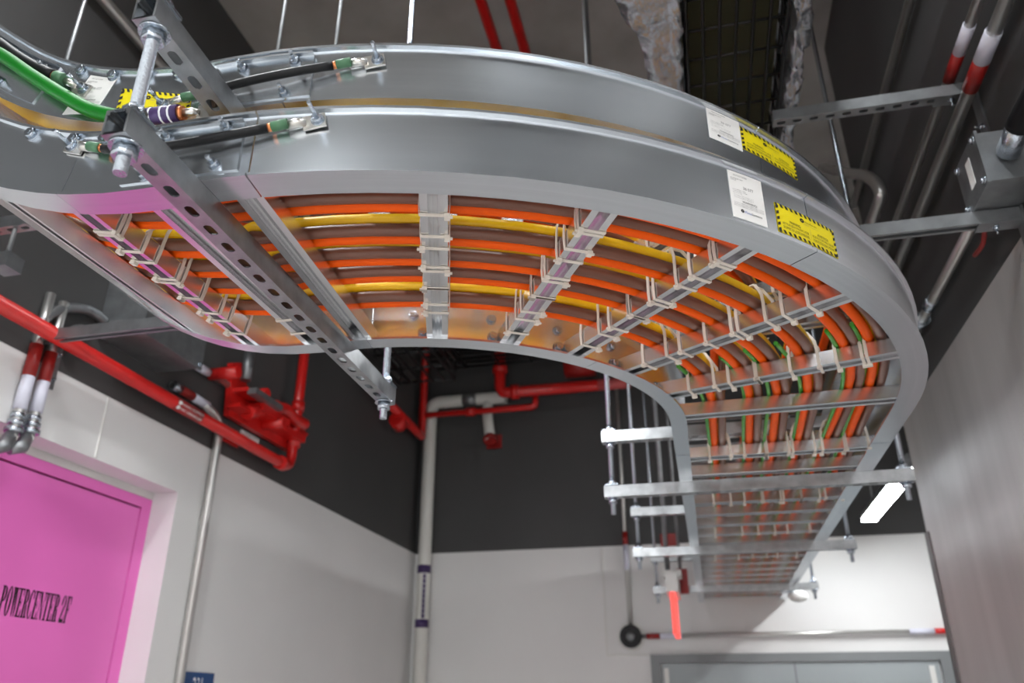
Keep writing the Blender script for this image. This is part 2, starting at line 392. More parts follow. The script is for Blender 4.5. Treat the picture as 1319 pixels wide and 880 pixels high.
RUNG_U += [u_x(-1.249)-.002, 3.31, 3.66, 3.98] + [4+i*.155 for i in range(1, 6)]
ORD = ['first','second','third','fourth','fifth','sixth','seventh','eighth','ninth','tenth','eleventh','twelfth','thirteenth','fourteenth','fifteenth','sixteenth','seventeenth','eighteenth','nineteenth','twentieth']
def build_tray(T, label, rus):
    t = thing('cable_tray', (.0, 3.0, T.h0), label, 'cable tray', 'two stacked cable trays')
    for r in (T.ro, T.ri):
        for a, b in zip(JO[:-1], JO[1:]): rail(T, r, a+.0006, b-.0006).build('side_rail', ALU, t)
    L = T.ro-T.ri-.012; me = rung_mesh(L); rm = (T.ro+T.ri)/2
    for u in rus:
        p, tg, o, up = T.P(u, rm, .0085)
        rg = inst('rung', me, t, frame(p, o, tg, up))
        for q in (T.ri+.0065,):
            for dt in (.052,):
                bb = inst('bolt', STUD, rg, frame((0,0,0), (0,1,0), (0,0,1), (1,0,0)))
                bb.matrix_local = Matrix.Translation(((q-rm)*S, dt*S, .035*S)) @ Matrix.Rotation(PI/2, 4, 'Y')
    return t
lower = build_tray(LOW, 'lower aluminium ladder tray curving overhead with power cables', RUNG_U)
upper = build_tray(UPP, 'upper aluminium ladder tray stacked above the lower tray', [u+.0 for u in RUNG_U if u < .9]+[u_th(a) for a in (84, 72, 60, 49, 38, 27, 18, 9)]+RUNG_U[-9:])
# ---- splice plates and their bolts on the outer rails
def splice(T, tray, a, b, off=.011, hb=.026, ht=.168, bolts=()):
    m = MB(); us = T.us(a, b); r = T.ro
    for q in (((off, hb), (off, ht)), ((off, ht), (off+.016, ht+.002)), ((off+.016, ht+.002), (off+.016, ht-.004)), ((0.0062, hb), (off, hb))):
        m.strip([[T.P(u, r+d, bb)[0] for d, bb in q] for u in us], 0, True, False)
    for u in (a, b): m.poly([T.P(u, r+d, bb)[0] for d, bb in ((.0062,hb),(off,hb),(off,ht),(.0062,ht))])
    sp = m.build('splice_plate', ALU, tray)
    for (u, bb) in bolts:
        p, tg, o, up = T.P(u, r+off, bb)
        inst('bolt', BOLT, sp, frame(p, tg, up, o))
def ux(x):   # parameter on the outer rail for a given x left of the corner
    if x > XC: return 2-math.degrees(math.asin((x-XC)/2.05))/90
    if x > Tray.X1: return u_x(x)
    d = Tray.X1-x; lim = Tray.RV*math.sin(Tray.A)
    if d < lim: return 3+math.asin(d/Tray.RV)/Tray.A
    return min(4.99, 4+(d-lim)/math.cos(Tray.A)/1.9)
splice(LOW, lower, ux(-1.0), ux(-1.32), bolts=[(ux(-1.045), .155), (ux(-1.205), .152), (ux(-1.06), .045), (ux(-1.25), .045)])
splice(UPP, upper, ux(-.90), ux(-1.20), bolts=[(ux(-.955), .15), (ux(-1.115), .148), (ux(-.975), .04), (ux(-1.16), .04)])
splice(UPP, upper, ux(-1.83), ux(-2.3), bolts=[(ux(-1.87), .145), (ux(-1.97), .145), (ux(-1.99), .045)])
# rivet bolts along the rising elbow
for T, tray, xs in ((LOW, lower, (-1.42, -1.53, -1.70)), (UPP, upper, (-1.34, -1.46, -1.60, -1.74))):
    for x in xs:
        p, tg, o, up = T.P(ux(x), T.ro+.006, T.H-.022); inst('bolt', STUD, tray, frame(p, tg, up, o))
for T, tray in ((LOW, lower), (UPP, upper)):
    for u in (1.86, 1.70, 1.55, 1.40, 1.25, 1.08):
        p, tg, o, up = T.P(u, T.ri+.006, .11); inst('bolt', STUD, tray, frame(p, -tg, up, o))
# ---- labels stuck on the outer rails
def arcfn(T, deg0, deg1, h0, h1, lift):
    R = T.ro+.006+lift
    def fn(u, v):
        a = math.radians(deg0+(deg1-deg0)*u); return Vector((XC+R*math.sin(a), YC-R*math.cos(a), h0+(h1-h0)*v))
    return fn
def quadfn(c, n):
    c = [Vector(p)+Vector(n) for p in c]
    return lambda u, v: (c[0]*(1-u)+c[1]*u)*(1-v)+(c[3]*(1-u)+c[2]*u)*v
def rating_label(tray, mk):
    m = MB(); patch(m, mk(.0006), 0, 0, 1, 1, 0, 4)
    o = m.build('rating_label', PAPER, tray, 'white printed rating label')
    fn = mk(.0016); m = MB()
    put_text(m, 'HEAVY DUTY LADDER', fn, .15, .91, .55, .935, 0); put_text(m, 'ALUMINUM TRAY', fn, .06, .835, .42, .86, 0); put_text(m, 'CLASS 20C', fn, .06, .80, .22, .825, 0)
    put_text(m, '36 077', fn, .40, .655, .70, .72, 1)
    for i, (a, b) in enumerate(((.08,.46),(.08,.50),(.08,.34))): put_text(m, 'cross section inches', fn, a, .60-.035*i, b, .622-.035*i, 1)
    for i in range(3): put_text(m, 'this tray system is listed as an equipment ground', fn, .10, .485-.028*i, .66, .503-.028*i, 1)
    put_text(m, 'WARNING!', fn, .32, .355, .75, .40, 0)
    for i in range(3): put_text(m, 'do not use as a walkway, ladder or support for ladders or personnel', fn, .08, .315-.032*i, .94, .337-.032*i, 0)
    put_text(m, 'Mono', fn, .36, .145, .55, .195, 2); put_text(m, 'Systems', fn, .555, .13, .86, .195, 0)
    for i in range(10):
        a0, a1 = [2*PI*k/10 for k in (i, i+1)]
        m.poly([fn(.29+.05*math.cos(a0), .175+.035*math.sin(a0)), fn(.29+.05*math.cos(a1), .175+.035*math.sin(a1)), fn(.29+.012*math.cos(a1), .175+.010*math.sin(a1)), fn(.29+.012*math.cos(a0), .175+.010*math.sin(a0))], 0)
    m.build('label_print', [INK, INKG, INKB], o)
def warning_label(tray, mk, nx=13, ny=5):
    m = MB(); patch(m, mk(.0006), 0, 0, 1, 1, 0, 6)
    o = m.build('warning_label', LABY, tray, 'yellow warning label with black hazard border')
    fn = mk(.0016); m = MB(); bw, bh = .045, .115
    for i in range(nx):
        a = i/nx+.012; w = .5/nx; sh = .022
        patch_q = lambda v0, v1, s0: m.poly([fn(min(1, a), v0), fn(min(1, a+w), v0), fn(max(0, a+w-s0), v1), fn(max(0, a-s0), v1)])
        patch_q(1-bh, .995, sh); patch_q(.005, bh, sh if i else .01)
    for i in range(ny):
        b = .02+i/ny*.96; w = .5/ny
        m.poly([fn(.003, b), fn(bw, b+.05), fn(bw, min(.99, b+.05+w)), fn(.003, min(.96, b+w))]); m.poly([fn(1-bw, b), fn(.997, b+.05), fn(.997, min(.99, b+.05+w)), fn(1-bw, b+w)])
    put_text(m, 'MonoSystems', fn, .46, .70, .66, .775, 0); put_text(m, 'cable support', fn, .44, .635, .68, .665, 1)
    for i in range(10):
        a0, a1 = [2*PI*k/10 for k in (i, i+1)]
        m.poly([fn(.41+.035*math.cos(a0), .745+.075*math.sin(a0)), fn(.41+.035*math.cos(a1), .745+.075*math.sin(a1)), fn(.41+.01*math.cos(a1), .745+.02*math.sin(a1)), fn(.41+.01*math.cos(a0), .745+.02*math.sin(a0))])
    for i, t in enumerate(('WARNING:', 'NOT TO BE USED AS WALKWAY, LADDER,', 'OR SUPPORT FOR LADDERS OR PERSONNEL.')):
        put_text(m, t, fn, .19 if i == 0 else .08, .43-.125*i, .37 if i == 0 else .50, .525-.125*i, 0)
    for i, t in enumerate(('ADVERTENCIA:', 'NO SE UTILICE COMO PASILLO, ESCALERA,', 'O SOPORTE DE ESCALERAS O PERSONAL.')):
        put_text(m, t, fn, .65 if i == 0 else .56, .43-.125*i, .85 if i == 0 else .945, .525-.125*i, 0)
    patch(m, fn, .527, .2, .530, .55, 1)
    m.build('label_print', [INK, INKG], o)
def cyl_hit(x, y, R):
    d = ray(x, y); a = d.x**2+d.y**2; b = -2*(d.x*XC+d.y*YC); c = XC*XC+YC*YC-R*R
    t = (-b-math.sqrt(b*b-4*a*c))/(2*a); p = d*t
    return math.degrees(math.atan2(p.x-XC, YC-p.y)), p.z
def arclabel(T, q0, q1, q2, q3):
    A = [cyl_hit(*q, T.ro+.007) for q in (q0, q1, q2, q3)]
    lo, hi = T.h0+.0125, T.h0+T.H-.0125
    return lambda lift: arcfn(T, (A[0][0]+A[3][0])/2, (A[1][0]+A[2][0])/2, max(lo, (A[2][1]+A[3][1])/2), min(hi, (A[0][1]+A[1][1])/2), lift)
rating_label(lower, arclabel(LOW, (939,218), (983,236), (986,292), (942,278)))
warning_label(lower, arclabel(LOW, (998,261), (1075,298), (1078,332), (1003,298)))
rating_label(upper, arclabel(UPP, (908,128), (949,140), (957,194), (914,178)))
warning_label(upper, arclabel(UPP, (953,165), (1023,203), (1027,230), (957,193)))
yw = YC-UPP.ro-.0068
rating_label(upper, lambda l: quadfn([ony(80,148,yw), ony(122,146,yw), ony(151,102,yw), ony(117,97,yw)], (0,-l,0)))
warning_label(upper, lambda l: quadfn([ony(146,152,yw), ony(243,150,yw), ony(247,123,yw), ony(158,114,yw)], (0,-l,0)))

# ================================================================== CABLES
CR = .0190
def cable(T, name, m, rc, rs, b, radius, label, cat, group, ph, amp=.006, a=.002, e=4.9, seg=9):
    mbx = MB(); pts = []; n = 120
    for i in range(n+1):
        u = a+(e-a)*i/n
        if u > 4.98: break
        w = min(1, max(0, (u-.6)/.5)); w = w*w*(3-2*w)
        r = rs*(1-w)+rc*w + amp*math.sin(u*5.1+ph)*.6 + amp*math.sin(u*11.3+ph*2.3)*.4
        pts.append(T.P(u, r, b+amp*.25*(1+math.sin(u*7+ph*1.7)))[0])
    mbx.tube(pts, radius, seg, 0)
    mbx.build(name, m, None, label, cat, group)
RC = [1.930, 1.842, 1.676, 1.548, 1.441, 1.279]; RS = [1.985, 1.832, 1.745, 1.628, 1.515, 1.322]
B0 = .0085+.056+CR; UG = (1.835, 1.665, 1.50, 1.32)
for tn, T in (('lower', LOW), ('upper', UPP)):
    for g in range(6 if T is LOW else 4):
        if T is LOW: rc, rs = RC[g], RS[g]
        else: rc = rs = UG[g]
        nm = ORD[g]; gp = 'power cables in the %s tray' % tn
        s = 1.10 if g in (0, 2) else 1.05
        cable(T, 'power_cable', ORANGE, rc-CR*s, rs-CR*s, B0, CR, 'orange power cable of the %s bundle from the outer rail, %s tray' % (nm, tn), 'cable', gp, g*1.3)
        cable(T, 'power_cable', BROWN, rc+CR*s, rs+CR*s, B0, CR, 'brown power cable of the %s bundle from the outer rail, %s tray' % (nm, tn), 'cable', gp, g*1.3+.2)
        top = YELLOW; dy = (0, -.012, .013, .010, .010, .015)[g]; dz = math.sqrt(max(0, (2.03*CR)**2-(CR*s-dy)**2))
        cable(T, 'power_cable', top, rc+dy, rs+min(dy, .006), B0+max(dz, CR*1.72), CR, '%s power cable riding on the %s bundle from the outer rail, %s tray' % ('grey' if top is GREYJ else 'yellow', nm, tn), 'cable', gp, g*1.3+.08, .006)
        if T is LOW:
            cable(T, 'ground_wire', GREEN, rc-CR*2.6, rs-CR*2.55, B0-.010, .0085, 'thin green ground wire beside the %s bundle from the outer rail, lower tray' % nm, 'wire', 'green ground wires in the lower tray', g*2.1, .012, .002, 1.25, 7)

# ---- cable ties
def tie_mesh(sgn, flip):
    m = MB(); hw, th = .0056, .0016
    P = [(-.039,0,-.003),(.039,0,-.003),(.0405,0,.03),(.039,0,.066),(.036,.003,.1),(.022,.028,.148),(0,.056,.167),(-.022,.028,.148),(-.036,.003,.1),(-.039,0,.066),(-.0405,0,.03)]
    n = len(P); rings = []
    for i in range(n+1):
        a = Vector(P[i % n]); t = (Vector(P[(i+1) % n])-Vector(P[(i-1) % n])); t = Vector((t.x, 0, t.z)).normalized()
        nr = Vector((-t.z, 0, t.x))
        rings.append([a+Vector((0,-hw,0))+nr*th, a+Vector((0,hw,0))+nr*th, a+Vector((0,hw,0))-nr*th, a+Vector((0,-hw,0))-nr*th])
    m.strip(rings, 0, False)
    f = -1 if flip else 1
    m.box((f*.027, -.0095, -.013), (f*.042, .0095, -.001)); m.box((f*.042, -.004, -.010), (f*.049, .004, -.005))
    for v in m.v: v.y *= sgn
    # local axes: x lateral (outward), y along the tray
    for v in m.v: v.x, v.y = v.y, v.x
    if sgn > 0: m.f = [tuple(reversed(f)) for f in m.f]
    return m.mesh('cable_tie', TIE, raw=True)
TIES = {(s, f): tie_mesh(s, f) for s in (1, -1) for f in (0, 1)}
def add_tie(T, tn, u, rname, g, side):
    w = min(1, max(0, (u-.6)/.5)); w = w*w*(3-2*w)
    if T is LOW: r = RS[g]*(1-w)+RC[g]*w
    else: r = UG[g]
    p, tg, o, up = T.P(u, r-side*.052, .0085)
    ob = inst('cable_tie', TIES[(side, random.randint(0, 1))], None, frame(p, o, tg, up))
    tag(ob, 'cable tie on %s side of %s bundle, %s, %s tray' % ('orange' if side > 0 else 'brown', ORD[g], rname, tn), 'cable tie', 'cable ties on the %s tray' % tn)
fan = [(u_x(-1.5), 'rung'),]
LT = [(3.66, None)]
rn = {3.31: 'second rung from left', u_th(17.2): 'fifth rung from left', u_th(30): 'sixth rung from left', u_th(43.2): 'seventh rung from left', u_th(57.1): 'eighth rung from left',
      u_th(73.4): 'ninth rung from left'}
for u, nm in rn.items():
    for g in range(6):
        for side in (1, -1):
            if g == 0 and side < 0: continue
            if abs(u-u_th(57.1)) < .01 and side < 0 and g in (1, 4): continue
            if abs(u-u_th(73.4)) < .01 and side < 0 and g in (3,): continue
            if abs(u-u_th(17.2)) < .01 and side > 0 and g in (0, 5): continue
            add_tie(LOW, 'lower', u, nm, g, side)
for g in (5,):
    for side in (1, -1): add_tie(LOW, 'lower', u_x(-1.249)-.002, 'third rung from left', g, side)
straight = sorted([u for u in RUNG_U if u < .955], reverse=True)
for k, sides in ((0, (1, -1)), (3, (1, -1)), (6, (1,)), (9, (1,))):
    u = straight[k]
    for g in range(6):
        for side in sides: add_tie(LOW, 'lower', u, '%s straight rung past bend' % ORD[k], g, side)
for i, a in enumerate((84, 72, 60, 49, 38)):
    for g in range(4): add_tie(UPP, 'upper', u_th(a), '%s bend rung from corridor' % ORD[i], g, 1)

# ================================================================== BONDING JUMPERS AND GROUND CABLE
def lug(mbx, p, d, up, out, L=.085, w=.020):
    """flat tinned lug from p along d"""
    p, d, up, out = [Vector(x) for x in (p, d, up, out)]
    mt = Matrix(((d.x, up.x, out.x, p.x), (d.y, up.y, out.y, p.y), (d.z, up.z, out.z, p.z), (0,0,0,1)))
    mbx.box((.028, -w, .001), (L, w, .007), 0, mt)
    mbx.tube([mt @ Vector(q) for q in ((-.012,0,.014),(.018,0,.014),(.036,0,.007))], [.0115,.0115,.009], 10, 0)
def jumper(T, x_r, b_r, x_l, b_l, sag, label, rad=.0125, both=True):
    r = T.ro+.006
    def on(x, b, o=0): return T.P(ux(x), r+o, b)
    n = 16; pts = []
    for i in range(n+1):
        t = i/n; x = x_r+(x_l-x_r)*t; b = b_r+(b_l-b_r)*t - sag*math.sin(PI*t)
        pts.append(on(x, b, .022+.012*math.sin(PI*t))[0])
    root = thing('bonding_jumper', on((x_r+x_l)/2, min(b_r, b_l)-sag, .02)[0], label, 'cable', 'bonding jumpers across the tray splices')
    m = MB(); m.tube(pts, rad, 10); m.build('jacket', BLACKJ, root)
    for end in (0, 1):
        q = pts[0] if end == 0 else pts[-1]; q2 = pts[1] if end == 0 else pts[-2]
        x, b = (x_r, b_r) if end == 0 else (x_l, b_l)
        _, tg, o, up = on(x, b); d = (q-q2).normalized(); d = (d-o*d.dot(o)).normalized()
        m = MB(); m.cyl(q, q+d*.012, rad*.85, 10); m.build('bare_copper', mat_copper, root)
        m = MB(); m.cyl(q+d*.010, q+d*.050, rad*1.05, 10); m.build('green_sleeve', mat_sleeve, root)
        base = q+d*.055-o*.020
        m = MB(); lug(m, base, d, o.cross(d), o); lg = m.build('lug', TIN, root)
        inst('bolt', LUGB, lg, frame(base+d*.066+o*.006, d, o.cross(d), o))
LUGB = bolt_mesh(.05, .013)
mat_copper = mat('bare_copper', (0.70, 0.25, 0.10), 0.4, 0.8); mat_sleeve = mat('green_sleeve', (0.06, 0.16, 0.08), 0.5)
jumper(LOW, -.93, .128, -1.39, .13, .030, 'black bonding jumper bolted across the splice of the lower tray')
jumper(UPP, -.835, .108, -1.23, .065, .012, 'black bonding jumper bolted across the splice of the upper tray')
jumper(UPP, -1.80, .125, -2.28, .150, .0, 'black bonding jumper on the rising end of the upper tray', .018)
gp = [T for T in ()]
pts = [ony(x, y, 1.452) for x, y in ((-60,40),(0,70),(40,97),(80,122),(110,139),(135,147),(160,151),(190,151))]
root = thing('grounding_cable', pts[-1], 'thick green grounding cable looping along the upper tray to a lug', 'cable')
m = MB(); m.tube(smooth_path(pts, 5), .021, 12); m.build('jacket', GREEND, root)
e0, e1 = ony(188,151,1.452), ony(222,147,1.452); dd = (e1-e0).normalized()
m = MB(); m.cyl(e0, e0+dd*.105, .024, 12); m.build('crimp_marker', PURPLE, root)
m = MB()
for q in (.02, .055, .08): m.tube([e0+dd*q, e0+dd*(q+.006)], .0245, 12)
m.build('marker_print', LETW, root)
m = MB(); m.cyl(e0+dd*.105, e0+dd*.118, .019, 10); m.build('bare_copper', mat_copper, root)
m = MB(); lug(m, e0+dd*.125+Vector((0,.014,0)), dd, Vector((0,0,1)), Vector((0,-1,0)), .12, .026); lg = m.build('lug', TIN, root)
m = MB(); m.tube([e0+dd*.215+Vector((0,-.035,-.005)), e0+dd*.20+Vector((0,-.005,.02)), e0+dd*.19+Vector((0,.02,.05))], [.02,.024,.018], 8); m.build('bolt', mat('bronze_bolt', (.10,.07,.05), .35, .8), lg)

# ================================================================== TRAPEZE HANGERS
def stadium_r(a, hl, hw):
    c, s = abs(math.cos(a)), abs(math.sin(a)); e = hl-hw
    if s*e <= hw*c and c > 0:
        t = hw/max(s, 1e-9) if s > 1e-9 else 1e9
        # ray meets the flat side only if |x| <= e
        if s > 1e-9 and t*c <= e: return t
        b = e*c; return b+math.sqrt(max(0, hw*hw-e*e*s*s))
    t = hw/s
    if t*c <= e: return t
    return e*c+math.sqrt(max(0, hw*hw-e*e*s*s))
def strut_mesh(L, w=.058, hgt=.065, slots=True, pitch=.081, open_down=False, mt=None):
    """local x along, y across, z up; bottom face slotted"""
    m = MB(); t = .005
    m.box((0,-w/2,0), (L,-w/2+t,hgt)); m.box((0,w/2-t,0), (L,w/2,hgt)); m.box((0,-w/2+t,hgt-t), (L,-.013,hgt)); m.box((0,.013,hgt-t), (L,w/2-t,hgt))
    m.box((0,-w/2+t,hgt-.014), (L,-w/2+2*t,hgt-t)) ; m.box((0,w/2-2*t,hgt-.014), (L,w/2-t,hgt-t))
    if open_down:
        m.box((0,-w/2+t,0), (L,-.014,t)); m.box((0,.014,0), (L,w/2-t,t)); return m.mesh('strut_channel', mt or GALV, raw=True)
    n = max(1, int(L/pitch)); p = L/n; hw, hl = .0115, .0235
    corner = math.atan2(w/2-t, p/2)
    ang = sorted([2*PI*k/16+.01 for k in range(16)]+[corner, PI-corner, PI+corner, 2*PI-corner])
    for i in range(n):
        cx = (i+.5)*p; A, B, C = [], [], []
        for a in ang:
            c, s = math.cos(a), math.sin(a); rr = stadium_r(a, hl, hw)
            q = min((p/2)/max(abs(c), 1e-9), (w/2-t)/max(abs(s), 1e-9))
            A.append((cx+rr*c, rr*s, 0)); B.append((cx+q*c, q*s, 0)); C.append((cx+rr*c, rr*s, .005))
        na, nb, nc = m.add(A), m.add(B), m.add(C); k = len(ang)
        for j in range(k):
            j2 = (j+1) % k
            m.face((na+j, na+j2, nb+j2, nb+j)); m.face((na+j2, na+j, nc+j, nc+j2))
        n2 = m.add([(q[0], q[1], .005) for q in B])
        for j in range(k): j2 = (j+1) % k; m.face((nc+j2, nc+j, n2+j, n2+j2))
    return m.mesh('strut_channel', mt or GALV, raw=True)
def hexnut(rad=.0265, th=.024):
    m = MB(); m.tube([(0,0,0),(0,0,th)], rad, 6); return m.mesh('hex_nut', ZINC, raw=True)
def washer_mesh(rad=.036): m = MB(); m.tube([(0,0,0),(0,0,.005)], rad, 18); return m.mesh('washer', ZINC, raw=True)
def sq_washer(): m = MB(); m.box((-.036,-.034,0), (.036,.034,.009)); return m.mesh('square_washer', ZINC, raw=True)
NUT, WASH, SQW = hexnut(), washer_mesh(), sq_washer()
def hanger(a, b, levels, low, label, rr=.0145, ins=.045, slots=True, top=HC):
    """a, b = plan ends of the strut"""
    a, b = Vector((*a, 0)), Vector((*b, 0)); d = (b-a); L = d.length; d.normalize(); side = Vector((0,0,1)).cross(d)
    root = thing('trapeze_hanger', ((a+b)/2)+Vector((0,0,low)), label, 'pipe hanger', 'trapeze hangers under the trays')
    me = strut_mesh(L)
    for h in levels: inst('strut_channel', me, root, frame(a+Vector((0,0,h)), d, side, (0,0,1)))
    for e in (a+d*ins, b-d*ins):
        m = MB(); m.cyl(e+Vector((0,0,low)), e+Vector((0,0,top-.002)), rr, 10)
        # rolled thread crests
        rd = m.build('threaded_rod', ZINC, root)
        for h in levels:
            inst('washer', WASH, rd, frame(e+Vector((0,0,h-.006)), (1,0,0), (0,1,0), (0,0,1)))
            inst('hex_nut', NUT, rd, frame(e+Vector((0,0,h-.031)), (1,0,0), (0,1,0), (0,0,1)))
            inst('square_washer', SQW, rd, frame(e+Vector((0,0,h+.0655)), d, side, (0,0,1)))
            inst('hex_nut', NUT, rd, frame(e+Vector((0,0,h+.075)), (1,0,0), (0,1,0), (0,0,1)))
    return root
SB, SU = 1.0845, 1.4095
hanger((-1.107, 1.105), (-1.147, 2.785), (SB, SU), 1.015, 'nearest slotted strut hanger on rods, crossing under the trays at left')
hanger((-.50, 4.51), (1.14, 4.51), (SB, SU), .99, 'first slotted strut hanger crossing below the trays in the corridor')
hanger((-.52, 6.53), (1.15, 6.53), (SB, SU), .99, 'second slotted strut hanger crossing below the trays in the corridor')
hanger((-.52, 8.83), (1.13, 8.83), (SB, SU), .99, 'farthest slotted strut hanger crossing below the trays in the corridor')

# ================================================================== LAMPS
def linear_lamp(a, b, strength, label, w=.085, hgt=.10, rods=(.15, .85)):
    """lamp with its diffuser facing down; the builder owns the light it gives"""
    a, b = Vector(a), Vector(b); d = (b-a); L = d.length; d.normalize(); side = Vector((0,0,1)).cross(d)
    root = thing('linear_lamp', (a+b)/2, label, 'lamp', 'linear ceiling lamps')
    M = lambda x, y, z: a+d*x+side*y+Vector((0,0,z))
    m = MB()
    prof = [(-w*.62, .012), (w*.62, .012), (w*.62, hgt*.6), (w*.35, hgt), (-w*.35, hgt), (-w*.62, hgt*.6)]
    m.strip([[M(0, p[0], p[1]) for p in prof], [M(L, p[0], p[1]) for p in prof]], 0, False, True, True); m.build('housing', GALV, root)
    m = MB(); pr = [(-w*.5, .012), (-w*.42, -.022), (w*.42, -.022), (w*.5, .012)]
    m.strip([[M(.012, p[0], p[1]) for p in pr], [M(L-.012, p[0], p[1]) for p in pr]], 0, False, False)
    for x in (.012, L-.012): m.poly([M(x, p[0], p[1]) for p in pr])
    m.build('diffuser', diffuser(strength), root)
    for x in (0, L-.012):
        m = MB(); m.box((0,0,0), (1,1,1), 0, None)
        m.v = [M(x+.012*v.x, (v.y-.5)*w*1.2, -.024+v.z*.036) for v in m.v]; m.build('end_cap', GALV, root)
    for x in [q*L for q in rods]: m = MB(); m.cyl(M(x,0,hgt), Vector((M(x,0,0).x, M(x,0,0).y, HC-.002)), .010, 8); m.build('hanger_rod', GALVD, root)
linear_lamp((1.85, 7.20, 1.88), (1.85, 9.45, 1.88), LAMP_FAR, 'lit linear lamp at far right above the white wall', .145)
linear_lamp((-1.60, 3.48, 1.92), (-.30, 3.76, 1.92), LAMP_TRAY*.55, 'farther lit linear lamp glimpsed between the cables above the trays', rods=(.095, .925))
linear_lamp((-2.02, 2.85, 2.05), (-.50, 3.00, 2.0), LAMP_TRAY*1.25, 'nearer lit linear lamp glimpsed between the cables above the trays', rods=(.05, .26))
linear_lamp((-1.15, -1.7, 2.5), (-1.15, -4.3, 2.5), LAMP_ROOM, 'lit linear lamp behind the viewpoint, near the left wall', .16)
linear_lamp((.45, -1.9, 2.2), (.45, -4.5, 2.2), LAMP_ROOM*.78, 'lit linear lamp behind the viewpoint, near the right wall', .16)
linear_lamp((-2.3, 1.9, 4.7), (-2.3, .25, 4.7), FILL_HIGH*1.6, 'added unseen linear lamp high at left, brightening the upper walls', .16)  # added fill pair, out of view overhead, to lift the dark upper walls
linear_lamp((.6, 1.7, 4.7), (.6, .25, 4.7), FILL_HIGH, 'added unseen linear lamp high at right, brightening the upper walls', .16)  # right half of the added fill pair, also out of view

# ================================================================== LEFT WALL SERVICES
def pipe(name, pts, r, m, label, cat, group=None, round_=.12, seg=12):
    b = MB(); b.tube(elbows(pts, round_), r, seg); return b.build(name, m, None, label, cat, group)
def pthing(name, pts, r, m, label, cat, group=None, round_=.12, part='pipe', seg=12):
    t = thing(name, pts[0], label, cat, group); b = MB(); b.tube(elbows(pts, round_), r, seg); b.build(part, m, t); return t
def collar(t, name, m, p, q, r, seg=12): b = MB(); b.cyl(p, q, r, seg); return b.build(name, m, t)
def V(*a): return Vector(a)
xp = XL+.13
# long red sprinkler main with its loop
pA = onx(-60, 356, xp); pB = onx(365, 598, xp); pB = V(xp, pB.y+.12, pA.z)
hR = onx(200, 505, xp).z
t = pthing('sprinkler_pipe', [V(xp, 2.6, hR), V(xp, pB.y, hR), V(xp, pB.y+.02, onx(397, 545, xp).z), V(xp, pB.y+.02, onx(398, 470, xp).z+.5)], .047, RED, 'long red sprinkler pipe along the left wall with an upturned end', 'pipe', None, .11)
for py_ in (330, 372):
    p = onx(py_, 578 if py_ == 330 else 600, xp)
c0 = V(xp, pB.y+.02, hR)
for z in (.20, .55): collar(t, 'coupling', RED, c0+V(0,0,z), c0+V(0,0,z+.09), .062)
collar(t, 'coupling', RED, c0+V(0,-.22,0), c0+V(0,-.13,0), .062)
q0 = onx(222, 520, xp); q1 = onx(255, 541, xp)
bk = collar(t, 'pipe_marker', mat('faded_red_marker', (.36,.02,.02), .5), V(xp, q0.y, hR), V(xp, q1.y, hR), .0482, 16)
m = MB()
for k, tx in enumerate(('FIRE SPRINKLER', 'MAIN SUPPLY')):
    def fn(u, v, k=k):
        a = math.radians(-62+k*44+26*v); R = .049
        return V(xp+R*math.cos(a), q0.y+.05+(q1.y-q0.y-.05)*u, hR+R*math.sin(a))
    put_text(m, tx, fn, 0, .1, 1, .95)
for k in range(2):
    a = math.radians(-45+44*k); m.sphere((xp+.046*math.cos(a), q0.y+.025, hR+.046*math.sin(a)), .016, 8, 5)
m.build('marker_print', PAPER, bk)
# two flexible conduits dropping onto the pink door header
for i, (tp, bt) in enumerate((((47,440), (18,562)), ((68,452), (36,562)))):
    X = XL+.045; a = onx(*tp, X); b = onx(*bt, X); y0 = (a.y+b.y)/2; a = V(X, y0, a.z); b = V(X, y0, b.z)
    t = thing('conduit', b, '%s of the two steel conduits banded red and white above the pink door' % ('left one' if i == 0 else 'right one'), 'conduit', 'banded conduits above the pink door')
    m = MB(); m.tube(elbows([b+V(.02,-.02,-.02), b, a, a+V(0,0,.32)], .05), .028, 12); m.build('tube', EMT, t)
    L = (a-b).z
    collar(t, 'red_band', REDD, b+V(0,0,L*.62), b+V(0,0,L*.97), .036, 14); collar(t, 'white_band', BANDW, b+V(0,0,L*.27), b+V(0,0,L*.62), .036, 14)
    for k in range(3): collar(t, 'fitting_nut', ZINC, b+V(0,0,L*(.03+.075*k)), b+V(0,0,L*(.08+.075*k)), .050-.006*k, 8)
    m = MB(); m.tube([b+V(0,-.01,.0), b+V(.015,-.05,-.075), b+V(.0,-.11,-.11)], [.036,.042,.030], 10); m.build('elbow_fitting', GALVD, t)
# strut arm from the left wall and bracket
m_ = strut_mesh(1.35, .062, .066, open_down=True, mt=GALVD)
ar = thing('strut_arm', V(XL, 3.86, 2.05), 'grey strut arm reaching out from the left wall above the red pipe', 'strut')
p = onx(100, 440, XL+.3); inst('strut_channel', m_, ar, frame(V(XL+.005, p.y, p.z+.02), (1,0,0), (0,1,0), (0,0,1)))
p2 = onx(72, 462, XL+.01)
m = MB(); m.box((XL+.001, p2.y-.035, p2.z-.19), (XL+.012, p2.y+.035, p2.z+.12)); br = m.build('wall_bracket', GALVD, ar)
for z in (-.14, .02): inst('bolt', BOLT, br, frame(V(XL+.012, p2.y, p2.z+z), (0,1,0), (0,0,1), (1,0,0)))
